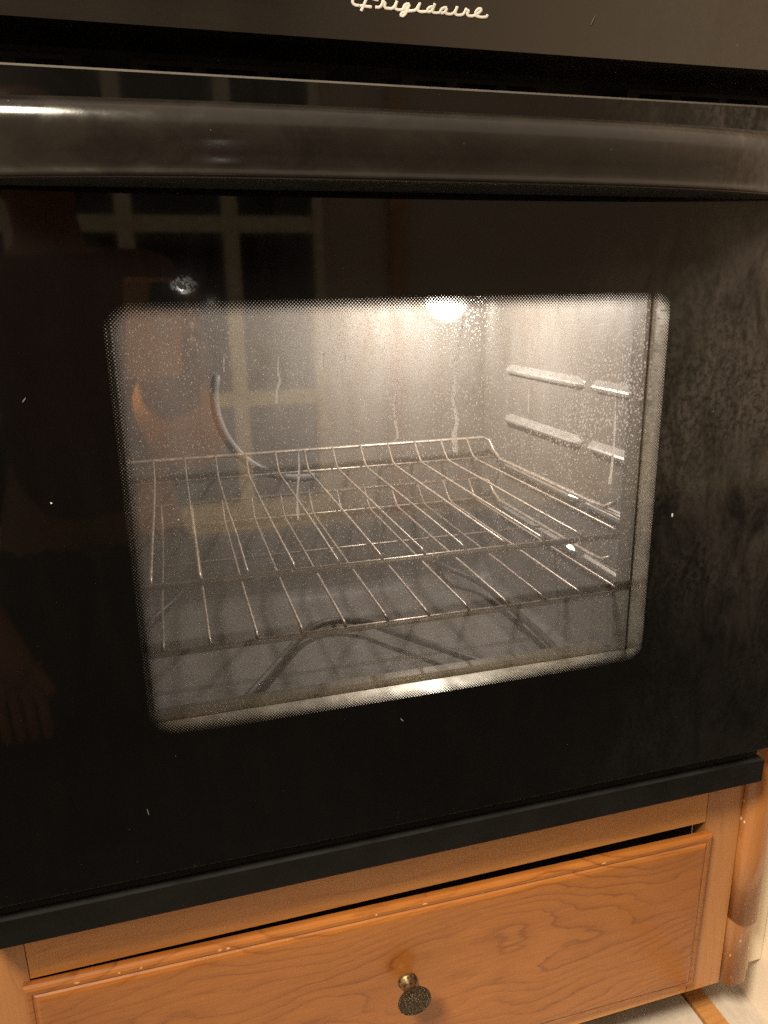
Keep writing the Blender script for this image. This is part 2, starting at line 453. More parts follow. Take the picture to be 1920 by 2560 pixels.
# ------------------------------------------------------------------ setting: floor, side wall, back wall
bm = bmesh.new(); box(bm, -3.0, 5.0, BACKY - .1, .45, FLOOR - .05, FLOOR - .004)
floor = to_obj('floor', bm, M['grout']); floor['kind'] = 'structure'
bm = bmesh.new(); box(bm, -.1485, .1485, -.1485, .1485, -.006, 0)
tm = to_obj('floor_tile', bm, M['tile'], bevel=.002)
proto_me = tm.data
bpy.data.objects.remove(tm)
def put_tile(x0, x1, y0, y1):
    o = bpy.data.objects.new('floor_tile', proto_me); COL.objects.link(o)
    o.location = ((x0 + x1) / 2, (y0 + y1) / 2, FLOOR); o.scale = ((x1 - x0) / .3, (y1 - y0) / .3, 1)
    o.parent = floor
for iy in range(8):
    y1 = .40 - .3 * iy
    put_tile(.4140, WALLX + .01, y1 - .3, y1)
    for ix in range(6):
        x1 = .3855 - .3 * ix
        put_tile(x1 - .3, x1, y1 - .3, y1)
bm = bmesh.new(); box(bm, .3870, .4125, -.395, .40, FLOOR - .006, FLOOR + .003)
strip = to_obj('threshold_strip', bm, M['oak'], bevel=.0015)
strip['label'] = 'narrow orange oak strip set into the floor tiles by the wall'; strip['category'] = 'floor strip'

bm = bmesh.new(); box(bm, WALLX, WALLX + .1, -.040, .45, FLOOR - .02, 1.75)
wr = to_obj('wall_right', bm, M['wall'], bevel=0); wr['kind'] = 'structure'
bm = bmesh.new(); box(bm, -3.2, 6.0, BACKY - .1, BACKY - .002, FLOOR - .02, 1.75)
wb = to_obj('wall_back', bm, M['wall2'], bevel=0); wb['kind'] = 'structure'

# added dark mat over the unseen floor: its reflection keeps the lower door black
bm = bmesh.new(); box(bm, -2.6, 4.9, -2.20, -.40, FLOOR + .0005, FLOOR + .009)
mat_o = to_obj('added_floor_mat', bm, M['trouser'], bevel=.003)
mat_o['label'] = 'added dark floor mat, unseen, put there to blacken the lower oven door reflection'; mat_o['category'] = 'mat'
# door casing where the side wall ends
bm = bmesh.new(); box(bm, .650, .705, BACKY, BACKY + .03, FLOOR + .001, 1.45)
cas = to_obj('door_casing', bm, M['oak'], bevel=.003)
cas['label'] = 'dark wood casing, a faint upright line mirrored in the oven door'; cas['category'] = 'casing'
# glazed door seen only as a reflection in the oven door
gd = thing('glazed_door', (-.3, BACKY, FLOOR), 'beige glazed door with dark panes mirrored in the black oven glass', 'door')
gx1, gx0, gz0, gz1 = .395, -1.10, FLOOR + .005, 1.55
xs_b = [-.97, -.625, -.277, .070]; zs_b = [-.20, .41, 1.02]
bx('bottom_rail', (gx0, gx1, BACKY + .002, BACKY + .045, gz0, -.60), M['doorpaint'], gd)
bx('top_rail', (gx0, gx1, BACKY + .002, BACKY + .045, gz1 - .1, gz1), M['doorpaint'], gd)
for a, b in ((gx0, gx0 + .07), (gx1 - .035, gx1)):
    bx('door_stile', (a, b, BACKY + .002, BACKY + .043, -.60, gz1 - .1), M['doorpaint'], gd)
for x in xs_b: bx('muntin', (x - .027, x + .027, BACKY + .010, BACKY + .040, -.60, gz1 - .1), M['doorpaint'], gd)
for z in zs_b: bx('muntin', (gx0 + .07, gx1 - .035, BACKY + .010, BACKY + .036, z - .027, z + .027), M['doorpaint'], gd)
ex = [gx0 + .07] + [x for x in xs_b if x > gx0 + .12] + [gx1 - .035]; ez = [-.60] + zs_b + [gz1 - .1]
for a, b in zip(ex, ex[1:]):
    for c, d in zip(ez, ez[1:]):
        bx('pane', (a + .005, b - .005, BACKY + .004, BACKY + .012, c + .005, d - .005), M['night'], gd, bevel=0)

# ------------------------------------------------------------------ cabinet
CF = .040
cab = thing('cabinet', (0, .2, FLOOR), 'orange wood cabinet under the oven with a wide drawer', 'cabinet')
bx('face_rail', (-.3425, .3425, CF, CF + .019, -.4022, -.285), M['frame'], cab, bevel=.0008)
bx('face_rail', (-.3425, .3425, CF, CF + .019, -.640, -.603), M['frame'], cab, bevel=.0008)
for a, b in ((-.392, -.3431), (.3431, .3885)):
    bx('face_stile', (a, b, CF - .0004, CF + .019, -.640, .60), M['stile'], cab, bevel=.0008)
bx('inside_panel', (-.345, .345, CF + .022, CF + .03, -.63, -.29), M['shadowgap'], cab, bevel=0)
bx('cabinet_floor', (-.385, .385, CF + .021, .40, -.640, -.628), M['shadowgap'], cab, bevel=0)
bx('toe_board', (-.39, .43, .105, .120, FLOOR + .004, -.642), M['shadowgap'], cab, bevel=0)

def half_round(name, x0, x1, y_back, proud, z0, z1, mat, parent, tilt=0.0, cut=0.0):
    bm = bmesh.new(); k = 14; cx, hw = (x0 + x1) / 2, (x1 - x0) / 2
    nz = 12; rows = []
    for i in range(nz + 1):
        row = []
        for j in range(k + 1):
            a = math.pi * j / k
            px = cx - hw * math.cos(a); py = y_back - .004 - proud * math.sin(a) ** .8
            f = i / nz
            zb = z0 - cut * math.sin(a)
            row.append(bm.verts.new((px + random.uniform(-.0002, .0002), py, zb + (z1 - zb) * f)))
        row.append(bm.verts.new((x1, y_back, z0 + (z1 - z0) * i / nz))); row.insert(0, bm.verts.new((x0, y_back, z0 + (z1 - z0) * i / nz)))
        rows.append(row)
    for A, B in zip(rows, rows[1:]):
        for j in range(len(A) - 1): bm.faces.new((A[j], A[j + 1], B[j + 1], B[j]))
        bm.faces.new((A[-1], A[0], B[0], B[-1]))
    bm.faces.new(rows[0][::-1]); bm.faces.new(rows[-1])
    o = to_obj(name, bm, mat, parent, smooth=True)
    return o
half_round('corner_moulding', .3890, .4275, CF + .012, .018, -.640, .60, M['post'], cab)
o = half_round('corner_moulding', .3892, .4290, CF + .010, .0215, -.543, .60, M['post'], cab, cut=.004)
bx('moulding_backing', (.389, WALLX - .001, CF + .013, CF + .06, -.640, .60), M['caulk'], cab, bevel=0)
bm = bmesh.new()
zz = -.638; prev = None
while zz < .3:
    w = random.uniform(.0010, .0030); h = random.uniform(.006, .02)
    box(bm, .4275 - w * .3, .4300 + w, CF + .004 - random.uniform(0, .003), CF + .0128, zz, zz + h); zz += h * random.uniform(.8, 1.1)
to_obj('caulk_bead', bm, M['caulk'], cab)

# drawer: lipped front with a rounded edge, a quirk and a flat field
drw = None
def drawer_front():
    bm = bmesh.new()
    X0, X1, Z0, Z1 = -.3495, .3465, -.617, -.4085
    # rings of (inset, y)
    prof = [(0, CF - .0005), (0, .0345), (.0012, .0320), (.0032, .0306), (.0060, .0304), (.0068, .0305), (.0072, .0311), (.0084, .0311), (.0098, .0297), (.0125, .0284), (.018, .0281)]
    rings = []
    for ins, y in prof:
        rings.append([bm.verts.new(p) for p in ((X0 + ins, y, Z0 + ins), (X1 - ins, y, Z0 + ins), (X1 - ins, y, Z1 - ins), (X0 + ins, y, Z1 - ins))])
    for A, B in zip(rings, rings[1:]):
        for k in range(4): bm.faces.new((A[k], A[(k + 1) % 4], B[(k + 1) % 4], B[k]))
    bm.faces.new(rings[-1]); bm.faces.new(rings[0][::-1])
    # slight sag to the right, as it hangs
    bmesh.ops.rotate(bm, verts=bm.verts[:], cent=(0, 0, -.5), matrix=Matrix.Rotation(math.radians(.80), 3, 'Y'))
    return to_obj('drawer', bm, M['drawer'], cab)
drw = drawer_front()
WM[drw.name] = Matrix.Identity(4)
def sub(o, p):
    o.parent = p; o.matrix_parent_inverse = Matrix.Identity(4)   # parts already sit in scene coordinates
# door/drawer meshes are in scene coordinates under an offset root, so children inherit the same frame
KX, KZ = -.0055, -.5000
bm = bmesh.new(); lathe(bm, [(.0098, -.001), (.0100, .0012), (.0088, .0030), (.0074, .0048), (.0068, .0090), (.0070, .0140), (.0092, .0180), (.0120, .0205)], (KX, .0281, KZ))
kn = to_obj('knob', bm, M['knob'], None, smooth=True); sub(kn, drw)
bm = bmesh.new(); lathe(bm, [(.0115, .0200), (.0158, .0212), (.0168, .0226), (.0166, .0240), (.0154, .0248), (.0146, .0246), (.0100, .0252), (.0050, .0255), (.001, .0256)], (KX, .0281, KZ), k=40)
kf = to_obj('knob_face', bm, M['knobface'], None, smooth=True); sub(kf, drw)
# chipped varnish along the drawer's top edge
for k in range(8):
    x = random.uniform(-.33, .33); t = (x) * -.01396
    bm = bmesh.new()
    L = random.uniform(.001, .0035); h = random.uniform(.0006, .0014)
    vs = [bm.verts.new((x + L * math.cos(a) * random.uniform(.6, 1.1), .0303 + random.uniform(-.0002, .0001), -.4128 + t + h * math.sin(a) * random.uniform(.6, 1.1) + random.uniform(-.0001, .0001))) for a in [i * math.pi / 4 for i in range(8)]]
    bm.faces.new(vs); e = bmesh.ops.extrude_face_region(bm, geom=bm.faces[:])
    bmesh.ops.translate(bm, verts=[v for v in e['geom'] if isinstance(v, bmesh.types.BMVert)], vec=(0, .0008, 0))
    o = to_obj('chip', bm, M['chip'], None); sub(o, drw)

# ------------------------------------------------------------------ wall oven
DX = .384
oven = thing('wall_oven', (0, .25, -.335), 'black built-in wall oven with a lit, greasy glass window', 'oven')

# control panel with script lettering
pm = N('black_panel_glass'); co = pm.coord()
fmk = film_mask(pm, co)
lines = pm.noise(pm.mapping(co, (.02, 1, 1)), 900, 3, .6)
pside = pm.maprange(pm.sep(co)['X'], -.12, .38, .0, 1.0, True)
pm_c = pm.mixc(pside, (.012, .010, .008), (.095, .079, .063))  # reflected brightness towards the right end put into the panel colour
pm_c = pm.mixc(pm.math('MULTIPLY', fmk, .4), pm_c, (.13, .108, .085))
pspk = pm.math('LESS_THAN', pm.voronoi(co, 45), .016)
pm_c = pm.mixc(pm.math('MULTIPLY', pspk, .7), pm_c, (.6, .55, .5))
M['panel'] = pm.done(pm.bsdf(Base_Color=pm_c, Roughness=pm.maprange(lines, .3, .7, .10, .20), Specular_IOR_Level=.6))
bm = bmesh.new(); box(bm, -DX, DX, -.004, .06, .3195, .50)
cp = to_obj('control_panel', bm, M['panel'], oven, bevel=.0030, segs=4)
S0 = ((850, 0), .2411)
FPX = 1880.0
RM = CAM_ROT.to_matrix()
def on_y(u, v, Y):
    d = RM @ Vector(((u - 960) / FPX, -(v - 1280) / FPX, -1))
    return CAM_LOC + d * ((Y - CAM_LOC.y) / d.y)
strokes = [
 [(200, 58), (165, 56), (140, 38), (132, 8), (150, -28), (190, -48)],
 [(190, -46), (240, -52), (300, -28), (350, -8), (402, 4)],
 [(292, -40), (272, 0), (250, 48), (232, 90), (220, 116)],
 [(204, 60), (250, 66), (300, 72), (330, 74)],
 [(366, 76), (400, 78), (425, 66), (440, 38), (447, 10), (458, 26), (470, 34), (464, 60), (474, 84), (500, 90), (540, 90), (565, 70), (580, 40), (592, 12), (580, 50), (574, 82), (590, 100), (625, 104), (650, 98), (690, 60)],
 [(722, 46), (695, 44), (668, 62), (662, 88), (680, 98), (704, 84), (722, 46), (708, 86), (686, 132), (656, 166), (636, 164), (634, 148), (654, 132), (700, 118), (760, 112), (792, 100), (812, 66), (830, 34), (816, 74), (808, 104), (826, 120), (860, 124), (905, 120)],
 [(968, 76), (940, 74), (914, 94), (908, 118), (926, 126), (952, 110), (972, 76), (986, 36), (970, 84), (958, 116), (972, 132), (1005, 136), (1042, 130)],
 [(1112, 84), (1082, 82), (1052, 100), (1044, 126), (1062, 138), (1092, 122), (1112, 84), (1100, 118), (1100, 138), (1118, 148), (1152, 148), (1180, 136), (1202, 102), (1218, 70), (1204, 110), (1196, 140), (1212, 156), (1245, 158), (1278, 148), (1300, 116), (1308, 96), (1318, 110), (1334, 114), (1322, 144), (1330, 162), (1362, 168), (1400, 160), (1446, 130), (1466, 104), (1452, 92), (1424, 104), (1406, 136), (1412, 164), (1440, 176), (1485, 180), (1520, 174), (1532, 152)],
]
bm = bmesh.new()
for st in strokes:
    pts = [on_y(S0[0][0] + x * S0[1], S0[0][1] + y * S0[1], -.0042) for x, y in st]
    tube(bm, catmull(pts, 5), .00098, 8, flat=.25)
lg = to_obj('lettering', bm, M['letter'], None, smooth=True); sub(lg, cp)

# vent recess between panel and door
bx('vent_back', (-DX, DX, .050, .056, .280, .3245), M['void'], oven, bevel=0)
bx('vent_ceiling', (-DX, DX, .010, .050, .3215, .3240), M['black'], oven, bevel=0)
for a, b in ((-.345, -.215), (-.185, -.055), (.000, .118), (.185, .318)):
    bm = bmesh.new()
    box(bm, a, b, .036, .039, .3085, .3115); box(bm, a, b, .036, .039, .2960, .2990)
    nsl = 3; w = (b - a) / nsl
    for k in range(nsl + 1):
        xx = a + k * w; hw = .004 if 0 < k < nsl else .011
        x0 = max(a, xx - hw); x1 = min(b, xx + hw)
        box(bm, x0, x1, .0362, .0388, .2990, .3085)
    to_obj('vent_louvre', bm, M['louvre'], oven)

# door
bm = bmesh.new()
ring_frame(bm, DX - .003, -.2875, .2945, .2255, -.1790, .1690, .0065, .050)
door = to_obj('oven_door', bm, M['black'], oven, bevel=0)

# outer glass: front face glossy, back face printed, polished edges
bm = bmesh.new(); gz0_, gz1_ = -.2915, .2965
ch = .0016; y0, y1 = 0.0, .005
def rct(i, y): return [bm.verts.new(p) for p in ((-DX + i, y, gz0_ + i), (DX - i, y, gz0_ + i), (DX - i, y, gz1_ - i), (-DX + i, y, gz1_ - i))]
A, B, Cc = rct(ch, y0), rct(0, y0 + ch), rct(0, y1)
f = bm.faces.new(A); f.material_index = 0
for k in range(4):
    l = (k + 1) % 4
    f = bm.faces.new((A[l], A[k], B[k], B[l])); f.material_index = 2
    f = bm.faces.new((B[l], B[k], Cc[k], Cc[l])); f.material_index = 2
f = bm.faces.new(Cc[::-1]); f.material_index = 1
og = to_obj('outer_glass', bm, [M['glass_face'], M['clear'], M['edge']], None); sub(og, door)

# handle: bowed full width pull
def handle():
    bm = bmesh.new(); NX = 64; rows = []
    for i in range(NX + 1):
        X = -DX + .004 + (2 * DX - .008) * i / NX
        u = abs(X) / .315
        d = .0085 + .0375 * max(0, 1 - u ** 3.2) ** .9 if u < 1 else .0085
        prof = [(0, .2290), (.30, .2286), (.80, .2290), (.91, .2298), (.945, .2312), (.945, .2330), (.925, .2348), (.925, .2380), (.955, .2440), (.985, .2500), (1.0, .2560), (.985, .2615), (.94, .2665), (.86, .2705), (.72, .2738), (.48, .2762), (.18, .2772), (0, .2774)]
        rows.append([bm.verts.new((X, .0006 - q * d - (0 if q else -.0015), z)) for q, z in prof])
    for A, B in zip(rows, rows[1:]):
        for j in range(len(A) - 1): bm.faces.new((A[j], A[j + 1], B[j + 1], B[j]))
    bm.faces.new(rows[0][::-1]); bm.faces.new(rows[-1])
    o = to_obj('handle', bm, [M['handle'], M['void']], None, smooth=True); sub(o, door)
    for p in o.data.polygons:
        if p.normal.z < -.8: p.material_index = 1
handle()

# window tunnel in the door: bright liner frame, dull inner frame, inner pane
bm = bmesh.new(); ring_frame(bm, .2254, -.1785, .1685, .2185, -.1700, .1640, .0062, .030)
o = to_obj('window_frame', bm, M['liner'], None, bevel=.0012); sub(o, door)
bm = bmesh.new(); ring_frame(bm, .2254, -.1785, .1685, .2160, -.1690, .1620, .0345, .052)
o = to_obj('inner_frame', bm, M['liner3'], None, bevel=.0012); sub(o, door)
bm = bmesh.new(); box(bm, -.2252, .2252, .0305, .0335, -.178, .168)
for f in bm.faces: f.material_index = 0 if f.normal.y < -.5 or f.calc_center_median().y < .0306 else 1
o = to_obj('inner_glass', bm, [M['inner'], M['clear']], None); sub(o, door)
drips = [([(1160, 778), (1150, 850), (1140, 900), (1137, 960), (1133, 1000), (1143, 1050), (1136, 1085), (1139, 1130)], 6.5),
 ([(993, 930), (990, 975), (985, 1020), (990, 1060), (995, 1090), (985, 1102)], 4.5),
 ([(697, 888), (696, 930), (701, 950), (694, 975), (693, 1008)], 4.0), ([(811, 880), (806, 905), (810, 930)], 4.5),
 ([(857, 922), (852, 945), (855, 962)], 4.0), ([(1538, 985), (1537, 1060), (1533, 1130), (1524, 1210)], 4.5),
 ([(747, 1125), (748, 1180), (744, 1240), (746, 1300)], 3.5), ([(1322, 955), (1321, 1030)], 2.5), ([(862, 880), (861, 900)], 2.5),
 ([(910, 990), (912, 1015), (908, 1030)], 2.5), ([(560, 880), (561, 930)], 2.0)]
for path, w in drips:
    bm = bmesh.new(); pts = catmull([on_y(u, v, .0300) for u, v in path], 7)
    n_ = len(pts); wm = w * .57 / 1880
    rr = [wm * (.35 + .65 * min(1, 3 * i / n_)) * random.uniform(.65, 1.15) * (1.25 if i > n_ * .8 else 1) for i in range(n_)]
    rows = []
    for p, r_ in zip(pts, rr):
        rows.append([bm.verts.new((p.x - r_, p.y, p.z)), bm.verts.new((p.x - r_ * .7, p.y - .00035, p.z)), bm.verts.new((p.x, p.y - .0002, p.z)), bm.verts.new((p.x + r_ * .7, p.y - .00035, p.z)), bm.verts.new((p.x + r_, p.y, p.z))])
    for A_, B_ in zip(rows, rows[1:]):
        for j in range(4): bm.faces.new((A_[j], A_[j + 1], B_[j + 1], B_[j]))
    o = to_obj('drip', bm, M['drip'], None, smooth=True); sub(o, door)

# stray flecks stuck to the glass
for (u, v, w_, h_, a_) in ((1681, 1288, 2.2, 5.5, .1), (370, 2030, 1.0, 11, -.15), (128, 1258, 2, 2, 0), (1082, 312, 1.0, 9, .1), (1483, 50, 1.0, 12, .5), (60, 1000, 1.2, 7, .7), (1005, 1800, 1.2, 7, -.7)):
    c_ = on_y(u, v, -.0003 if v > 480 else (-.0345 if v > 250 else -.0046)); k_ = .57 / 1880
    bm = bmesh.new(); vs = [bm.verts.new((c_.x + k_ * (w_ * math.cos(t_) * math.cos(a_) + h_ * math.sin(t_) * math.sin(a_)), c_.y, c_.z + k_ * (-w_ * math.cos(t_) * math.sin(a_) + h_ * math.sin(t_) * math.cos(a_)))) for t_ in [i_ * math.pi / 4 for i_ in range(8)]]
    bm.faces.new(vs); e_ = bmesh.ops.extrude_face_region(bm, geom=bm.faces[:])
    bmesh.ops.translate(bm, verts=[q for q in e_['geom'] if isinstance(q, bmesh.types.BMVert)], vec=(0, .0003, 0))
    o = to_obj('fleck', bm, M['letter'] if w_ > 1.5 else M['lint'], None); sub(o, door)

# cavity: five enamelled walls with rounded back corners, open to the front
CX, CZ0, CZ1, CY0, CY1 = .283, -.272, .232, .062, .492
def cavity():
    bm = bmesh.new(); r = .03; k = 6
    def outline(ins):
        pts = []
        x, z0, z1 = CX - ins, CZ0 + ins, CZ1 - ins
        for cx, cz, a0 in ((x - r, z0 + r, -90), (x - r, z1 - r, 0), (-x + r, z1 - r, 90), (-x + r, z0 + r, 180)):
            for i in range(k + 1):
                a = math.radians(a0 + 90 * i / k); pts.append((cx + r * math.cos(a), cz + r * math.sin(a)))
        return pts
    rows = []
    for ins, y in ((0, CY0), (0, CY1 - .025), (.002, CY1 - .015), (.008, CY1 - .006), (.018, CY1)):
        rows.append([bm.verts.new((x, y, z)) for x, z in outline(ins)])
    for A, B in zip(rows, rows[1:]):
        for j in range(len(A)): bm.faces.new((A[j], A[(j + 1) % len(A)], B[(j + 1) % len(A)], B[j]))
    bm.faces.new(rows[-1])
    o = to_obj('oven_cavity', bm, M['enamel'], oven, smooth=False)
    for p in o.data.polygons: p.use_smooth = len(p.vertices) == 4
    return o
cav = cavity()
bm = bmesh.new(); ring_frame(bm, .375, -.285, .29, .268, -.262, .222, .0535, .0615)
o = to_obj('front_flange', bm, M['liner2'], oven, bevel=.002)
# embossed rack guides: two runs per level, both side walls
for s in (-1, 1):
    for z in (.057, -.012, -.081, -.148):
        for y0, y1 in ((.125, .222), (.240, .455)):
            bm = bmesh.new()
            n_ = 14; prof = [(-.0060, 0), (-.0042, .0050), (-.0022, .0082), (.0003, .0090), (.0026, .0076), (.0088, 0)]
            rows = []
            for i in range(n_ + 1):
                t = i / n_; y = y0 + (y1 - y0) * t
                e = min(1, min(t, 1 - t) * (y1 - y0) / .006 + .04) ** .5
                rows.append([bm.verts.new((s * (CX + .0008 - h * e), y, z + dz * (.55 + .45 * e))) for dz, h in prof])
            for A, B in zip(rows, rows[1:]):
                for j in range(len(A) - 1): bm.faces.new((A[j], A[j + 1], B[j + 1], B[j]))
            bm.faces.new(rows[0][::-1]); bm.faces.new(rows[-1])
            o = to_obj('rack_guide', bm, M['guide'], None); sub(o, cav)
# thermostat tube curving across the back wall
bm = bmesh.new()
tube(bm, [(-.008 + .115 * math.cos(math.radians(162)), CY1 + .012, .030 + .115 * math.sin(math.radians(162)))] + [(-.008 + .115 * math.cos(a), CY1 + .0028, .030 + .115 * math.sin(a)) for a in [math.radians(165 + 113 * i / 24) for i in range(25)]] + [(-.008 + .115 * math.cos(math.radians(281)), CY1 + .012, .030 + .115 * math.sin(math.radians(281)))], .0058, 10)
o = to_obj('thermostat_tube', bm, M['probe'], None, smooth=True); sub(o, cav)
# bake element
ep = [(.19, .490, -.235), (.205, .465, -.240), (.233, .43, -.250), (.240, .36, -.252), (.240, .24, -.252), (.232, .18, -.252), (.205, .145, -.252), (.165, .155, -.252), (.135, .200, -.252), (.102, .250, -.252),
      (.060, .312, -.252), (.037, .345, -.252), (.000, .362, -.252), (-.036, .345, -.252), (-.070, .295, -.252), (-.098, .248, -.252), (-.130, .198, -.252), (-.158, .155, -.252), (-.195, .138, -.252), (-.230, .165, -.252), (-.240, .24, -.252), (-.240, .36, -.252), (-.233, .43, -.250), (-.205, .465, -.240), (-.19, .490, -.235)]
bm = bmesh.new(); tube(bm, catmull(ep, 6), .0046, 10)
el = to_obj('bake_element', bm, M['element'], oven, smooth=True)
for x, y in ((.240, .30), (-.240, .30), (0, .362)):
    bm = bmesh.new(); box(bm, x - .002, x + .002, y - .006, y + .006, CZ0 + .001, -.2575)
    o = to_obj('element_clip', bm, M['element'], None); sub(o, el)
# lamp: glowing bulb in a shallow socket on the back wall
bm = bmesh.new(); bmesh.ops.create_uvsphere(bm, u_segments=20, v_segments=12, radius=.0125, matrix=Matrix.Translation((.142, .360, .1530)) @ Matrix.Diagonal((1, 1.25, 1, 1)))
lampb = to_obj('bulb', bm, M['bulb'], oven, smooth=True)
lampb.visible_shadow = True
pl = bpy.data.lights.new('bulb_light', 'POINT'); pl.energy = 7.3; pl.color = (1.0, .90, .84); pl.shadow_soft_size = .012
plo = bpy.data.objects.new('bulb_light', pl); COL.objects.link(plo); plo.location = (.142, .360, .1530)
bm = bmesh.new(); tube(bm, [(.142, .360, .163), (.142, .360, .178), (.142, .360, .181), (.142, .360, CZ1 + .002)], [.009, .010, .016, .017], 16)
o = to_obj('bulb_socket', bm, M['liner2'], None, smooth=True); sub(o, lampb)

# trim under the door
bm = bmesh.new(); box(bm, -.375, .375, .0040, .042, -.3325, -.3072)
lt = to_obj('lower_trim', bm, [M['trim'], M['void']], oven, bevel=.0020, segs=3)
for p in lt.data.polygons:
    if p.normal.z > .95: p.material_index = 1  # top face blackened to read as the dark gap above the trim
bx('lower_gap_fill', (-.372, .372, .012, .05, -.3062, -.2890), M['void'], oven, bevel=0)  # added near-black block, stands for the dark gap under the door

# ------------------------------------------------------------------ racks
def rack(label, z, zs, cross, xshift):
    r = thing('oven_rack', (0, .27, z), label, 'oven rack', 'wire racks inside the oven')
    yf, yk, yb, zb = .0745, .445, .474, z + .0235
    for i in range(13):
        x = -.25 + .04 * i + xshift
        w = .0015
        bm = bmesh.new()
        j = lambda: random.uniform(-.0006, .0006)
        pts = [(x, yf, z - .001), (x + j(), yf + .010, z + .0005), (x + j(), .18, z + .0006), (x + j(), .30, z + .0006), (x, yk - .012, z + .0006), (x, yk, z + .003), (x, yk + .010, z + .009), (x, yb - .002, zb + .001)]
        tube(bm, pts, w, 6)
        to_obj('wire', bm, M['wire'], r, smooth=True)
    bm = bmesh.new(); tube(bm, [(-.268, yf, z - .0042), (.268, yf, z - .0042)], .0032, 10); to_obj('front_rail', bm, M['wire'], r, smooth=True)
    XS = .2685
    side = [(-.262, yf + .06, z + .010), (-XS + .001, yf + .085, z - .001), (-XS, yf + .11, z - .003), (-XS, yk - .01, z - .003), (-XS + .001, yk + .012, z + .006), (-XS + .004, yb - .006, zb - .004), (-XS + .012, yb, zb),
            (XS - .012, yb, zb), (XS - .004, yb - .006, zb - .004), (XS - .001, yk + .012, z + .006), (XS, yk - .01, z - .003), (XS, yf + .11, z - .003), (XS - .001, yf + .085, z - .001), (XS - .006, yf + .06, z + .010)]
    bm = bmesh.new(); tube(bm, side, .0024, 8); to_obj('outer_rail', bm, M['wire'], r, smooth=True)
    for s in (-1, 1):
        bm = bmesh.new(); tube(bm, [(s * .266, yf, z - .0042), (s * .2672, yf + .05, z - .004), (s * .268, yf + .115, z - .0035)], .0022, 8); to_obj('side_rail', bm, M['wire'], r, smooth=True)
    for y in cross:
        bm = bmesh.new(); tube(bm, [(-.267, y, z - .003), (.267, y, z - .003)], .0016, 8); to_obj('cross_wire', bm, M['wire'], r, smooth=True)
rack('upper of the two wire racks inside the lit oven', -.066, 0, (.458,), .0)
rack('lower wire rack inside the oven, just above the heating element', -.127, 0, (.300, .458), .004)

# ------------------------------------------------------------------ photographer and phone (seen as a reflection)
def skin_mesh(name, verts, edges, mat, parent, root=0, sub_lv=2):
    me = bpy.data.meshes.new(name); me.from_pydata([v[0] for v in verts], edges, []); me.materials.append(mat)
    o = bpy.data.objects.new(name, me); COL.objects.link(o)
    sk = o.modifiers.new('skin', 'SKIN'); sk.use_smooth_shade = True
    for i, v in enumerate(verts):
        r = v[1]; me.skin_vertices[0].data[i].radius = (r, r) if not isinstance(r, tuple) else r
        me.skin_vertices[0].data[i].use_root = i == root
    s = o.modifiers.new('sub', 'SUBSURF'); s.levels = s.render_levels = sub_lv
    if parent is not None: attach(o, parent)
    return o
ps = thing('person', (-.36, -1.05, FLOOR), 'kneeling person in a dark red shirt holding a phone, mirrored in the oven glass', 'person')
V = []; E = []
def add(p, r, prev=None):
    V.append((p, r)); 
    if prev is not None: E.append((prev, len(V) - 1))
    return len(V) - 1
pel = add((-.36, -1.10, -.22), .13)
bel = add((-.36, -1.09, -.06), .125, pel)
che = add((-.36, -1.06, .12), .14, bel)
nkb = add((-.365, -1.03, .25), .07, che)
nk = add((-.37, -1.01, .31), .052, nkb)
hd1 = add((-.372, -.985, .37), .075, nk)
hd2 = add((-.372, -.985, .44), .088, hd1)
hd3 = add((-.372, -1.00, .51), .070, hd2)
nose = add((-.370, -.905, .395), .013, hd1)
# right arm (image right): shoulder, elbow, wrist, hand round the phone
sh = add((-.19, -1.04, .18), .062, che); elb = add((-.135, -.96, -.11), .052, sh); fo = add((-.160, -.81, -.06), .060, elb); wr_ = add((-.186, -.675, .030), .050, fo); pa = add((-.172, -.628, .085), .036, wr_)
for k, (dx, dz) in enumerate(((.038, .000), (.041, .022), (.041, .044), (.038, .066))):
    f1 = add((-.172 + dx * .8, -.615, .085 + dz), .0105, pa); f2 = add((-.172 + dx, -.590, .095 + dz), .0095, f1); f3 = add((-.172 + dx * .75, -.572, .101 + dz), .0085, f2)
t1 = add((-.205, -.615, .09), .013, pa); t2 = add((-.219, -.590, .115), .011, t1); t3 = add((-.217, -.574, .138), .009, t2)
# other arm resting on the knee
sh2 = add((-.53, -1.04, .18), .062, che); el2 = add((-.60, -.94, -.11), .046, sh2); wr2 = add((-.52, -.755, -.32), .031, el2); pa2 = add((-.465, -.690, -.405), .037, wr2)
for k in range(4):
    dx = -.030 + .020 * k
    f1 = add((-.455 + dx, -.655, -.450), .0105, pa2); f2 = add((-.450 + dx, -.640, -.490), .0095, f1); f3 = add((-.450 + dx, -.640, -.520), .0085, f2)
t1 = add((-.425, -.665, -.425), .012, pa2); t2 = add((-.405, -.650, -.450), .010, t1)
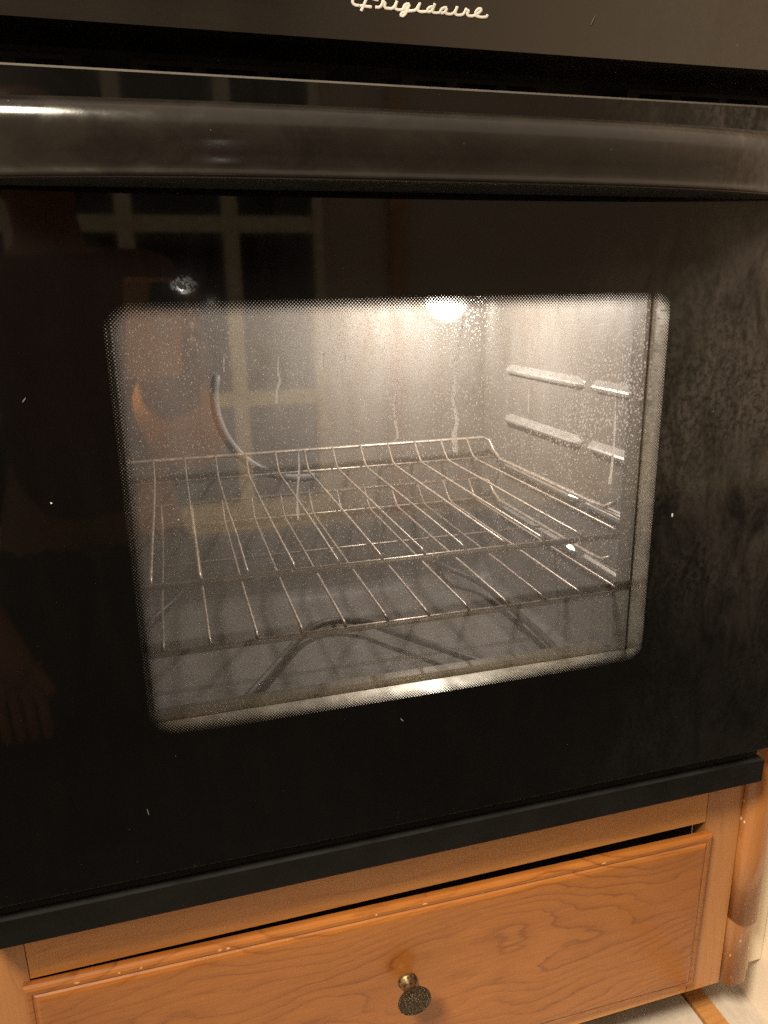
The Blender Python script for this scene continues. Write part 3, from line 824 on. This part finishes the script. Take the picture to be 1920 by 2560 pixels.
# legs, kneeling
for s, kx in ((1, -.22), (-1, -.49)):
    hp = add((-.36 + s * .10, -1.08, -.28), .095, pel); kn_ = add((kx, -.90, -.625), .065, hp); sh_ = add((kx, -1.08, -.645), .05, kn_); an = add((kx, -1.28, -.655), .036, sh_); ft = add((kx, -1.38, -.675), .028, an)
body = skin_mesh('body', V, E, M['skin'], ps)
SV = [((-.36, -1.10, -.26), .150), ((-.36, -1.09, -.06), .150), ((-.36, -1.06, .12), .165), ((-.365, -1.035, .245), .095), ((-.19, -1.04, .18), .080), ((-.14, -.98, -.03), .064), ((-.53, -1.04, .18), .080), ((-.585, -.96, -.03), .064)]
skin_mesh('shirt', SV, [(0, 1), (1, 2), (2, 3), (2, 4), (4, 5), (2, 6), (6, 7)], M['shirt'], ps, root=1)
for s, kx in ((1, -.22), (-1, -.49)):
    skin_mesh('trouser_leg', [((-.36 + s * .09, -1.09, -.28), .125), ((kx, -.90, -.620), .084), ((kx, -1.08, -.635), .070), ((kx, -1.26, -.645), .058)], [(0, 1), (1, 2), (2, 3)], M['trouser'], ps)
skin_mesh('sleeve', [((-.138, -.955, -.11), .074), ((-.165, -.81, -.06), .076), ((-.192, -.685, .025), .064)], [(0, 1), (1, 2)], M['sleeve'], ps)
skin_mesh('hair', [((-.372, -1.03, .31), .085), ((-.372, -1.025, .41), .096), ((-.372, -1.02, .49), .098), ((-.372, -.975, .525), .080)], [(0, 1), (1, 2), (2, 3)], M['hair'], ps)

for dx_ in (-.033, .033):
    bm = bmesh.new(); bmesh.ops.create_uvsphere(bm, u_segments=12, v_segments=8, radius=.013, matrix=Matrix.Translation((-.372 + dx_, -.906, .430)) @ Matrix.Diagonal((1.2, .6, .7, 1)))
    to_obj('eye', bm, M['hair'], ps, smooth=True)
    bm = bmesh.new(); tube(bm, catmull([(-.372 + dx_ - .020, -.903, .449), (-.372 + dx_, -.897, .455), (-.372 + dx_ + .020, -.903, .449)], 4), .004, 6)
    to_obj('eyebrow', bm, M['hair'], ps, smooth=True)
    bm = bmesh.new(); bmesh.ops.create_uvsphere(bm, u_segments=12, v_segments=8, radius=.028, matrix=Matrix.Translation((-.372 + dx_ * 2.55, -.985, .415)) @ Matrix.Diagonal((.35, .6, 1.0, 1)))
    to_obj('ear', bm, M['skin'], ps, smooth=True)
bm = bmesh.new(); tube(bm, catmull([(-.397, -.908, .362), (-.384, -.902, .364), (-.372, -.901, .362), (-.360, -.902, .364), (-.347, -.908, .362)], 4), [.002] + [.0055] * 15 + [.002], 8)
to_obj('mouth', bm, M['shirt'], ps, smooth=True)
ph = thing('phone', CAM_LOC + RM @ Vector((0, -.03, .012)), 'tan phone with a small lit lamp, mirrored at the top left of the oven window', 'phone')
def cam_pt(x, y, z): return CAM_LOC + RM @ Vector((x, y, z))
def cam_box(name, x0, x1, y0, y1, z0, z1, mat, bevel):
    bm = bmesh.new(); vs = box(bm, x0, x1, y0, y1, z0, z1)
    if bevel:
        es = [e for e in bm.edges]; bmesh.ops.bevel(bm, geom=es, offset=bevel, segments=3, affect='EDGES')
    bmesh.ops.transform(bm, matrix=Matrix.Translation(CAM_LOC) @ RM.to_4x4(), verts=bm.verts[:])
    return to_obj(name, bm, mat, ph)
cam_box('case', -.046, .034, -.118, .026, .012, .020, M['phone'], .0035)
cam_box('camera_bump', -.014, .033, -.012, .022, .008, .0118, M['phone2'], .0015)
def disc(name, x, y, z, r, mat):
    bm = bmesh.new(); bmesh.ops.create_cone(bm, cap_ends=True, segments=20, radius1=r, radius2=r, depth=.001)
    bmesh.ops.transform(bm, matrix=Matrix.Translation(cam_pt(x, y, z)) @ RM.to_4x4(), verts=bm.verts[:])
    to_obj(name, bm, mat, ph)
disc('lens', 0, 0, .0072, .006, M['lens']); disc('lens', .012, .012, .0072, .006, M['lens'])
disc('flash_light', .0285, .016, .0070, .0036, M['led'])
